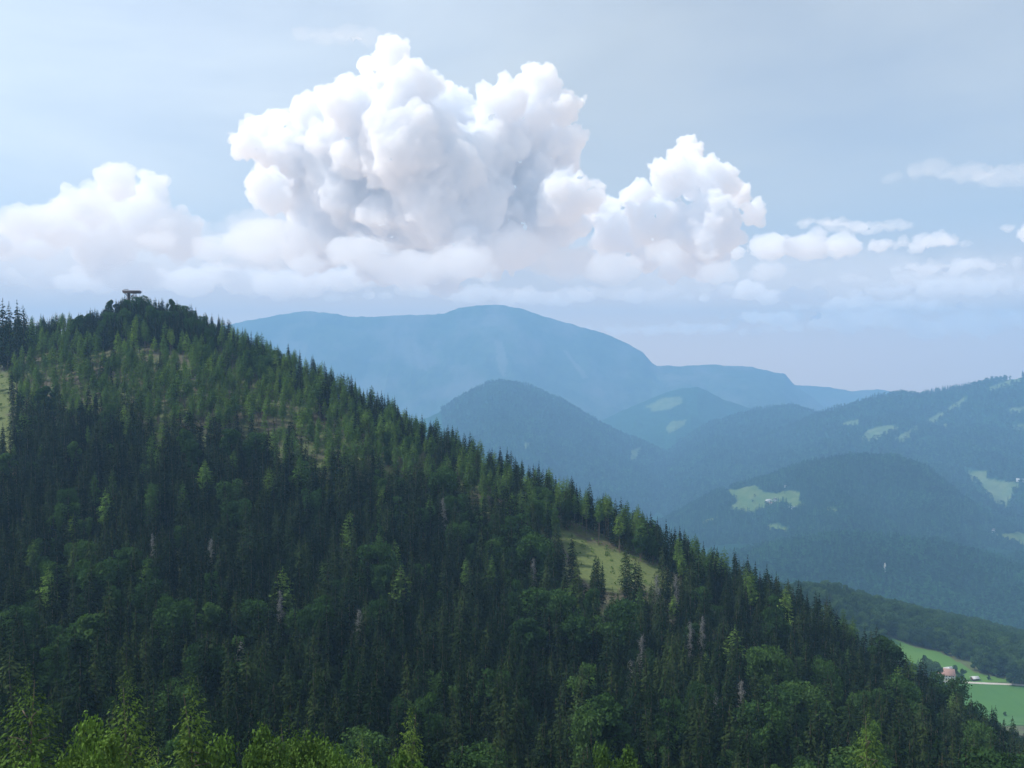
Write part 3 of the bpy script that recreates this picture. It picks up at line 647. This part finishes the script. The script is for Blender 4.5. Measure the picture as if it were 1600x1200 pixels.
# ------------------------------------------------------------------ the wood in the valley and the far canopy
def blob_tree(seed, H, R, cone, nf=150, L=1.5):
    rs = np.random.RandomState(seed)
    if cone: V, f = conifer(rs, H, R, 12, 6, 3, L*1.35, L*.8, .05, .35, .8, .25)
    else: V, f = lobed(rs, H, R, H*.22, 9, nf, L, .25)
    return V, f
def vwood():
    rs = np.random.RandomState(77); prot = []
    for i in range(5):
        root = empty('broadleaf_tree' if i < 4 else 'fir_tree', (0, 0, 0))
        if i < 4: V, f = lobed(rs, 17, (6.2, 7.4, 5.4, 6.6)[i], 1.5, (16, 22, 13, 18)[i], 3800, .85)
        else: V, f = conifer(rs, 19, 3.2, 26, 7, 6, 1.0, .5, .08, .35, .8, .3)
        c = mesh('crown', V, f, M['beech' if i < 4 else 'spruce'], root); t = trunk_mesh('trunk', 15, .3, 8, rs, root, .3, 4); prot.append((root, c, t))
    cand = []
    for gx in np.arange(180, 900, 9.0):
        for gy in np.arange(560, 1150, 9.0):
            x = gx+rs.uniform(-4, 4); y = gy+rs.uniform(-4, 4); u = 800+F*x/y
            if u < 1190 or u > 1950 or y < d_crest(u)+175 or inpoly(x, y, W_UP) or inpoly(x, y, W_LOW): continue
            if (x-HOUSE_AT[0])**2+(y-HOUSE_AT[1])**2 < 17**2: continue
            z = float(ground_z(x, y)); px, py = pix(x, y, z); pyt = pix(x, y, z+16)[1]
            near_field = min((x-a)**2+(y-b)**2 for a, b in W_UP+W_LOW)
            if 1500 < px < 1562 and 1058 < py < 1078: continue
            if 1420 < px < 1520 and 1030 < py < 1066 : continue
            if y > 762 or px < 1480: cand.append((x, y, z, px, py, pyt))
    # those clear of the near hill's skyline come first
    vis = [c for c in cand if c[5] > 900 and c[3] > 1270 and c[3] < 1610 and c[5] < sil_y(c[3])-2 and c[1] > 700]
    vis.sort(key=lambda c: c[1]); ind = vis[:280]; others = [c for c in cand if c not in set(ind)]
    first = set()
    def put(x, y, z, h, vi, lb, grp):
        root, c, t = prot[vi]
        if vi in first:
            r = root.copy(); col.objects.link(r)
            for ch in (c, t): q = ch.copy(); q.parent = r; col.objects.link(q)
        else: r = root; first.add(vi)
        s = h/17; w = s*rs.uniform(.9, 1.15); r.location = (x, y, z); r.scale = (w, w, s); r.rotation_euler = (0, 0, rs.rand()*6.28); tag(r, lb, 'tree', grp)
    for x, y, z, px, py, pyt in ind:
        vi = rs.randint(4) if rs.rand() < .86 else 4
        w = ('above the upper meadow' if px < 1500 and y > 800 else 'right of the road bend behind the big field') if y < 930 else 'on the back rim of the valley wood'
        put(x, y, z, rs.uniform(15, 24), vi, ('leafy round tree' if vi < 4 else 'dark pointed fir')+' in the valley wood '+w, 'valley wood '+('broadleaf trees ' if vi < 4 else 'firs ')+w)
    for a, b, h, vi, lb in [(1462, 1056, 13, 1, 'round tree directly behind the pink roofed farmhouse'), (1492, 1058, 11, 0, 'round tree close on the right of the farmhouse'), (1503, 1064, 12, 2, 'taller round tree beside the road right of the farmhouse'),
                           (1412, 1046, 12, 4, 'single fir spire standing at the left end of the upper meadow')]:
        g = to_ground(a, b, 640); put(g[0], g[1], g[2], h, vi, lb, 'trees around the farm')
    pts = [(x, y, z, rs.uniform(.9, 1.35), rs.rand()*6.28, rs.randint(4), 1.0) for x, y, z, *_ in others]
    for a_, b_, h_, lb in [(1545, 1064, 5, 'small round bush above the road right of the shed'), (1580, 1066, 6, 'larger round bush above the road near the right edge'), (1570, 1120, 4, 'low bush at the foot of the big field'), (1445, 1036, 7, 'lone round tree standing inside the upper meadow')]:
        g = to_ground(a_, b_, 640); put(g[0], g[1], g[2], h_, rs.randint(4), lb, 'bushes around the fields')
    forest_stuff('valley_forest', pts, [(c, t) for r, c, t in prot[:4]], 'rest of the leafy valley wood beyond the near hill and the fields')
vwood()

def canopy():
    # low crowns as children-free little trees: four far tree shapes live as the first trees of the far forest
    var = []
    rs = np.random.RandomState(31)
    shp = [blob_tree(1, 13, 4.4, False), blob_tree(2, 12, 5.0, False), blob_tree(3, 16, 3.2, True), blob_tree(4, 14, 4.0, False), blob_tree(5, 18, 3.0, True)]
    crowns = []
    lab = ['leafy lone tree at the hamlet meadow edge', 'low round tree left of the hamlet houses', 'pointed conifer left of the hamlet meadow', 'round tree in the middle of the hamlet meadow', 'tall conifer above the hamlet houses']
    at = [(1152, 779), (1178, 785), (1148, 777), (1181, 778), (1228, 771)]
    for (V, f), (a, b), lb in zip(shp, at, lab):
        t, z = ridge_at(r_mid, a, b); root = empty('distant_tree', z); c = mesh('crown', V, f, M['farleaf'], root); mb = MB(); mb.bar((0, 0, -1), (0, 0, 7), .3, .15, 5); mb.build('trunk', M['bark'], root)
        tag(root, lb, 'tree'); crowns.append(c)
    def cover(name, rd, nu, label, umin, umax, polys, sp=8.5, smin=.8, smax=1.6, tf=-1, tb=.12, u0=None):
        A = []
        D0 = float(np.mean(rd.dist(np.array([umin, umax])))); du = sp/D0*F; dt = sp/rd.front
        U, T = np.meshgrid(np.arange(umin, umax, du), np.arange(tf, tb, dt), indexing='ij')
        U = (U+rs.uniform(-.5, .5, U.shape)*du).ravel(); T = (T+rs.uniform(-.5, .5, T.shape)*dt).ravel()
        X, Y, Z = rd.point(U, T); px, py = pix(X, Y, Z); ok = ~open_mask(px, py, polys) & (px > umin) & (px < umax)
        ok &= (py < sil_y(px)+25)
        X, Y, Z = X[ok], Y[ok], Z[ok]; n = len(X); con = fbm(X/90, Y/90, 3)+rs.normal(0, .25, n) > .12
        v = np.where(con, np.where(rs.rand(n) < .5, 2, 4), rs.choice([0, 1, 3], n))
        s = rs.uniform(smin, smax, n)
        pts = np.stack([X, Y, Z-1.5, s, rs.rand(n)*6.28, v, rs.uniform(.85, 1.2, n)], 1)
        forest_stuff(name, pts, [(c,) for c in crowns], label); return n
    n = cover('hill_forest', r_mid, 0, 'mixed forest over the round wooded hill beyond the valley', 900, 1790, MEADOWS['mid'])
    n += cover('hill_forest', r_mid2, 0, 'dense forest on the low wooded rise just behind the valley wood', 940, 1790, MEADOWS['low']+MEADOWS['mid'], tb=.5)
    n += cover('hill_forest', r_right, 0, 'hazy forest over the long ridge on the right', 950, 1840, MEADOWS['right'], 16, 1.5, 2.3, -1, .03)
    n += cover('hill_forest', r_dome, 0, 'hazy forest over the dome-shaped hill in the middle distance', 690, 1130, MEADOWS['dome'], 17, 1.5, 2.3, -1, .03)
    n += cover('hill_forest', r_right2, 0, 'hazy forest over the low ridge between dome hill and right ridge', 900, 1310, [], 18, 1.5, 2.3, -1, .03)
    print('canopy', n)
def ridge_at(rd, px, py):
    ts = -np.linspace(0, 1, 800); X, Y, Z = rd.point(np.full(800, float(px)), ts); a, b = pix(X, Y, Z)
    k = np.nonzero(b >= py)[0]; k = k[0] if len(k) else 799
    return ts[k], (float(X[k]), float(Y[k]), float(Z[k]))
canopy()

# ------------------------------------------------------------------ houses
M['wall'] = plain('white_render', (.66, .64, .60), (.78, .76, .72), .8, .9)
M['roof_red'] = plain('red_tiles', (.30, .17, .14), (.42, .25, .20), 1.5, .85)
M['roof_grey'] = plain('grey_roof', (.42, .42, .42), (.58, .57, .56), 1.2, .7)
M['roof_dark'] = plain('dark_roof', (.09, .075, .07), (.15, .13, .12), 1.2, .7)
M['glass'] = plain('window_glass', (.03, .04, .05), (.05, .06, .07), 1, .15)
M['wood'] = plain('weathered_wood', (.07, .045, .04), (.14, .085, .075), 3, .85, (1, 1, 6))
M['steel'] = plain('grey_steel', (.20, .20, .21), (.30, .30, .31), 3, .5)
M['rock'] = plain('pale_rock', (.26, .26, .23), (.42, .41, .37), .25, .9, None, .8)
def house(name, loc, rz, L, W, H, roof_h, roofm, label, cat='house', wins=4, chimney=True, group=None, wall='wall'):
    root = empty(name, loc, rz); tag(root, label, cat, group)
    w = MB(); k = 0; x, y = L/2, W/2
    v = [(-x,-y,-2),(x,-y,-2),(x,y,-2),(-x,y,-2),(-x,-y,H),(x,-y,H),(x,y,H),(-x,y,H),(-x,0,H+roof_h),(x,0,H+roof_h)]
    me = bpy.data.meshes.new('wall'); me.from_pydata(v, [], [(0,1,5,4),(2,3,7,6),(1,2,6,9,5),(3,0,4,8,7),(0,3,2,1)]); me.materials.append(M[wall])
    o = bpy.data.objects.new('wall', me); col.objects.link(o); o.parent = root
    e = .7; sl = roof_h/y; m = MB(); th = .3
    for s in (-1, 1):
        kk = len(m.v); m.v += [(-x-e, s*(y+e), H-sl*e+.05), (x+e, s*(y+e), H-sl*e+.05), (x+e, 0, H+roof_h+.05), (-x-e, 0, H+roof_h+.05)]
        m.v += [(a, b, c+th) for a, b, c in m.v[kk:kk+4]]
        m.f += [(kk,kk+1,kk+2,kk+3),(kk+4,kk+7,kk+6,kk+5),(kk,kk+4,kk+5,kk+1),(kk+1,kk+5,kk+6,kk+2),(kk+3,kk+7,kk+4,kk)]
    ro = m.build('roof', M[roofm], root)
    if chimney:
        c = MB(); c.box((L*.2, .6, H+roof_h+.3), (.8, .8, 2.2)); c.build('chimney', M['wall'], ro)
    for i in range(wins):
        wx = -x+L*(i+.5)/wins
        for zz in ([1.6] if H < 4.5 else [1.6, 4.3]):
            f_ = MB(); f_.box((wx, -y-.03, zz), (1.2, .12, 1.4)); q = f_.build('window', M['wood'], root)
            g = MB(); g.box((wx, -y-.10, zz), (.95, .06, 1.15)); g.build('pane', M['glass'], q)
    d = MB(); d.box((-x-.04, 0, 1.05), (.12, 1.1, 2.1)); d.build('door', M['wood'], root)
    return root
hx, hy, hz = HOUSE_AT
house('farmhouse', (hx+1.5, hy, hz), R_(-14), 15, 9.5, 5.4, 4.2, 'roof_red', 'pink roofed farmhouse with pale walls at the edge of the fields', 'farmhouse', 5)
house('barn', (hx-12, hy+3, hz), R_(62), 12, 7, 3.6, 3.2, 'roof_grey', 'pale roofed barn on the left of the farmhouse', 'barn', 2, False)
house('barn', (hx+9.5, hy+11, hz), R_(18), 9, 6.5, 4.0, 3.0, 'roof_grey', 'small pale outbuilding behind the right end of the farmhouse', 'barn', 2, False)
g = to_ground(1523, 1064, 640)
house('shed', (g[0], g[1], g[2]), R_(10), 6, 4, 2.3, 1.2, 'roof_grey', 'small open shed with a light roof beside the road', 'shed', 1, False, wall='wood')
def far_house(rd, a, b, rz, L, W, H, rf, lab, grp='houses scattered over the far hills'):
    t, p = ridge_at(rd, a, b); house('house', (p[0], p[1], p[2]+.5), R_(rz), L, W, H, W*.36, rf, lab, 'house', 3, True, grp)
far_house(r_mid, 1203, 784, 15, 20, 10, 5, 'roof_grey', 'leftmost long white house of the hamlet on the far meadow')
far_house(r_mid, 1213, 782.5, -12, 11, 9, 6.5, 'roof_dark', 'bright white house right beside the long one in the far hamlet')
far_house(r_mid, 1206, 787.5, 5, 14, 7, 3.5, 'roof_red', 'lower barn in front of the long white hamlet house')
far_house(r_mid, 1235, 793, 12, 13, 8, 4, 'roof_grey', 'pale house lower right of the hamlet, left one of two')
far_house(r_mid, 1241, 795.5, -6, 13, 8, 5, 'roof_grey', 'pale house lower right of the hamlet, right one of two')
far_house(r_mid, 1229, 761, 0, 8, 6, 4, 'roof_grey', 'tiny house alone at the wood edge above the hamlet')
far_house(r_mid, 1556, 831, -10, 9, 8, 7, 'roof_dark', 'tiny white house at the left tip of the right hand meadow')
far_house(r_mid2, 1490, 974, 10, 13, 9, 5, 'roof_grey', 'white house with grey roof in the trees above the valley wood')
far_house(r_mid2, 1497, 984, 0, 10, 6, 3, 'roof_grey', 'second smaller pale building just below the white valley house')
far_house(r_right, 1597, 752, -35, 26, 10, 7, 'roof_grey', 'white house at the right edge above the triangular meadow')
def rock(rd, a, b, w, h, label, seed):
    t, p = ridge_at(rd, a, b); rs = np.random.RandomState(seed); bm = bmesh.new(); bmesh.ops.create_icosphere(bm, subdivisions=4, radius=1)
    V = np.array([v.co[:] for v in bm.verts]); Fc = np.array([[v.index for v in f.verts] for f in bm.faces]); bm.free()
    n = 1+.35*fbm(V[:, 0]*2+seed, V[:, 2]*2+V[:, 1], 4)+.15*np.sign(fbm(V[:, 0]*5, V[:, 2]*3, 2))
    V = V*n[:, None]*np.array((w/2, w/2.5, h/2)); V[:, 2] += h*.45
    o = mesh('rock_face', V, Fc, M['rock']); o.location = p; tag(o, label, 'rock', 'pale cliffs in the far woods')
rock(r_mid2, 1387, 893, 5, 19, 'narrow pale cliff standing up out of the wooded hill', 3)
rock(r_mid2, 1392, 920, 5, 8, 'small pale rock below the narrow cliff', 5)

# ------------------------------------------------------------------ lookout tower on the summit
def tower():
    D = 556.0; q = P(206, 457, D); gz = float(ground_z(q[0], D)); deck = q[2]-.5
    root = empty('lookout_tower', (q[0], D, gz), R_(12)); tag(root, 'wooden lookout tower with wide railed platform above the summit trees', 'lookout tower')
    h = deck-gz
    for sx, sy in ((-3.6, -1.6), (3.4, -1.6), (-3.6, 1.6), (3.4, 1.6), (1.2, -1.4)):
        m = MB(); m.bar((sx*.9, sy, -1), (sx*.75, sy, h), .17, .15, 6); m.build('leg', M['wood'], root)
    m = MB()
    for z in np.arange(2, h-1, 3.2):
        m.bar((-3.0, -1.6, z), (.9, -1.6, min(h, z+3.2)), .09, .09, 4); m.bar((.9, -1.6, z), (-3.0, -1.6, min(h, z+3.2)), .09, .09, 4)
        m.bar((-3.2, -1.6, z), (3.0, -1.6, z), .09, .09, 4)
        m.bar((-3.2, 1.6, z), (3.0, 1.6, z), .09, .09, 4)
    m.build('brace', M['wood'], root)
    m = MB(); m.box((-1.9, 0, h/2), (1.5, 1.6, h)); m.build('stair_shaft', M['wood'], root)
    for s in (-1, 1):
        m = MB(); m.bar((-1.6, s*.9, h-3.2), (-4.4*1, s*.9, h-.1), .14, .14, 4); m.build('strut', M['wood'], root)
        m = MB(); m.bar((-1.2, s*.9, h-3.2), (1.8, s*.9, h-.1), .14, .14, 4); m.build('strut', M['wood'], root)
    m = MB(); m.box((.1, 0, h+.15), (10.4, 4.6, .35)); m.build('deck', M['wood'], root)
    m = MB()
    for y in (-2.3, 2.3):
        m.box((.1, y, h+1.0), (10.9, .12, 1.15)); m.box((.1, y, h+1.72), (11.2, .24, .12))
    for x in (-5.2, 5.4):
        m.box((x, 0, h+1.0), (.12, 4.4, 1.15))
    m.build('railing', M['wood'], root)
    m = MB(); m.box((-3.6, 0, h+2.5), (2.6, 2.6, .16)); 
    for a, b in ((-4.7, -1.1), (-2.5, -1.1), (-4.7, 1.1), (-2.5, 1.1)): m.bar((a, b, h+.3), (a, b, h+2.45), .08, .08, 4)
    m.build('roof', M['steel'], root)
tower()

# ------------------------------------------------------------------ clouds
def ico(sub):
    bm = bmesh.new(); bmesh.ops.create_icosphere(bm, subdivisions=sub, radius=1)
    v = np.array([x.co[:] for x in bm.verts]); f = np.array([[q.index for q in x.verts] for x in bm.faces]); bm.free(); return v, f
IV, IF = ico(1)
def vol_mat(name, dens, c=(1, 1, 1), an=0.0):
    m, n, out = mat_new(name); pv = n.nodes.new('ShaderNodeVolumePrincipled')
    pv.inputs['Density'].default_value = dens; pv.inputs['Color'].default_value = (*c, 1); pv.inputs['Anisotropy'].default_value = an
    n.links.new(pv.outputs[0], out.inputs['Volume']); return m
def cloud(label, blobs, D, mfp, seed, lv=2, vox=45, flat=1.0, rough=1.0, kids=9, depth=.06, group=None):
    rnd = random.Random(seed); sp = []
    def rec(c, r, l):
        sp.append((c, r))
        if l == 0: return
        for _ in range(kids):
            u = np.array([rnd.gauss(0, 1), rnd.gauss(0, 1), (rnd.gauss(0, 1)+.35)*flat]); u /= np.linalg.norm(u)
            rr = r*rnd.uniform(.24, .43); rec(c+u*r*rnd.uniform(.75, .95)*np.array((1, 1, .9*flat)), rr, l-1)
    for b in blobs:
        dd = D*(1+rnd.uniform(-depth, depth)); rec(P(b[0], b[1], dd), b[2]/F*dd, b[3] if len(b) > 3 else lv)
    vs, fs, k = [], [], 0
    for c, r in sp:
        vs.append(IV*r*np.array((1, 1, flat))+c); fs.append(IF+k); k += len(IV)
    o = mesh('cloud', np.vstack(vs), np.vstack(fs), vol_mat('cloud_vapour', 1/mfp, (.966, .972, .984)))
    m = o.modifiers.new('skin', 'REMESH'); m.mode = 'VOXEL'; m.voxel_size = vox; m.use_smooth_shade = True
    for sz, st, ty in ((420, 200, 'CLOUDS'), (300, -120, 'VORONOI'), (130, -60, 'VORONOI'), (80, 85, 'CLOUDS')):
        t = bpy.data.textures.new('billow', ty); t.noise_scale = sz
        if ty == 'CLOUDS': t.noise_depth = 4
        q = o.modifiers.new('billow', 'DISPLACE'); q.texture = t; q.texture_coords = 'GLOBAL'; q.strength = st*rough; q.mid_level = .5
    tag(o, label, 'cloud', group); return o
cloud('tallest white cumulus cloud mass with two towering heads above the main mountain',
      [(618, 85, 30), (600, 120, 45), (640, 135, 45), (560, 180, 62), (500, 185, 48), (430, 215, 50), (385, 225, 28), (470, 270, 80), (560, 290, 110), (640, 230, 90), (700, 170, 46), (740, 195, 42), (790, 160, 40), (845, 138, 36), (880, 170, 30), (800, 240, 80), (860, 240, 60), (700, 300, 120), (800, 330, 100), (600, 360, 90), (500, 370, 60), (690, 390, 70), (880, 310, 50), (560, 250, 60), (420, 300, 40)],
      15500, 140, 11, 3, 30, kids=10)
cloud('smaller tapering cumulus tower to the right of the tallest cloud',
      [(1075, 245, 30), (1050, 280, 38), (1110, 285, 44), (1150, 300, 24), (1000, 308, 30), (940, 330, 30), (900, 350, 26), (1030, 350, 50), (1110, 360, 56), (1010, 400, 32), (1050, 420, 26), (960, 370, 40), (1180, 330, 22), (1100, 400, 46)],
      17000, 135, 2, 3, 32, kids=10)
cloud('rounded white cumulus cloud above the summit on the left',
      [(180, 285, 36), (240, 290, 26), (140, 320, 40), (220, 340, 56), (90, 350, 44), (160, 380, 56), (30, 350, 34), (280, 370, 44), (-30, 370, 40)], 18000, 330, 3, 3, 50)
# long flat banks low on the sky
rb = random.Random(12)
def bank(label, x0, x1, y, th, D, mfp, seed, rough=1.0, flat=.6):
    r = random.Random(seed); n = max(4, int((x1-x0)/(th*1.1))); bl = []
    for i in range(n):
        t = i/(n-1); e = max(.25, math.sin(math.pi*t))**.7; bl.append((x0+(x1-x0)*t, y+r.uniform(-.3, .3)*th, th*e*r.uniform(.7, 1.3)+4, 1))
    return cloud(label, bl, D, mfp, seed, 2, 48, flat, rough, 7, .10, 'low cloud banks')
bank('thin milky cloud sheet behind the clouds on the right', 760, 1800, 430, 110, 23500, 8500, 41, 1.5)
bank('thin milky cloud sheet behind the left clouds', -250, 760, 370, 120, 23000, 3600, 42, 1.5)
bank('wide grey cloud base under the tallest cumulus', 400, 1200, 408, 66, 14600, 560, 21)
bank('broad pale cloud shelf between the left cumulus and the tallest one', 250, 600, 375, 62, 15000, 620, 33)
bank('long pale cloud bank low over the summit hill', -120, 760, 432, 40, 19500, 520, 22)
bank('flat cloud bank resting above the main mountain', 520, 1130, 460, 24, 20500, 900, 23)
bank('bright elongated cloud right of the smaller tower', 1150, 1370, 392, 34, 18000, 320, 24)
bank('small flat cloud bank at mid height on the right', 1385, 1510, 380, 18, 19000, 420, 25, 1.4)
bank('pale cumulus strip above the right ridge', 1100, 1310, 462, 26, 18000, 260, 26)
bank('wide faint cloud bank across the right sky', 1280, 1720, 440, 20, 19500, 1200, 27)
bank('faint low streak above the far mountain end', 1130, 1290, 500, 18, 18500, 260, 28)
bank('lowest faint streak of cloud over the right ridge', 1200, 1700, 505, 34, 20000, 700, 29)
bank('broken cloud strip at mid height right of the bright elongated cloud', 1250, 1420, 352, 20, 20000, 800, 51, 1.5, .45)
bank('narrow cloud strip under the small flat bank on the right', 1400, 1590, 415, 18, 19500, 450, 52, 1.4)
bank('thin cloud streak below the pale cumulus strip', 1240, 1520, 478, 16, 19500, 420, 53, 1.3)
bank('soft rounded puffs between the two cumulus towers', 860, 1010, 400, 30, 16500, 380, 54)
bank('thin grey streak above the far mountain shoulder', 900, 1240, 515, 14, 19500, 600, 55)
bank('pale streak in the lower right sky above the ridge', 1340, 1690, 452, 20, 19500, 420, 56, 1.4)
bank('hazy cloud floating at the upper right', 1390, 1700, 278, 46, 19500, 3200, 30, 1.4, .38)
bank('white cloud cut by the right edge of the sky', 1575, 1700, 365, 28, 19000, 420, 31)
bank('small wisp of cloud left of the tallest head', 440, 650, 56, 26, 18500, 3600, 32, 1.4, .4)
bank('low pale cloud at the left edge behind the hill', -120, 180, 370, 44, 20000, 420, 34)

# ------------------------------------------------------------------ haze
m = MB(); top = 590.0; bot = -830.0
m.box((0, 0, (top+bot)/2), (19800, 19800, top-bot)); hz_o = m.build('haze', vol_mat('haze_air', HAZE, (.325, .575, .87), 0.0)); tag(hz_o, kind='stuff')
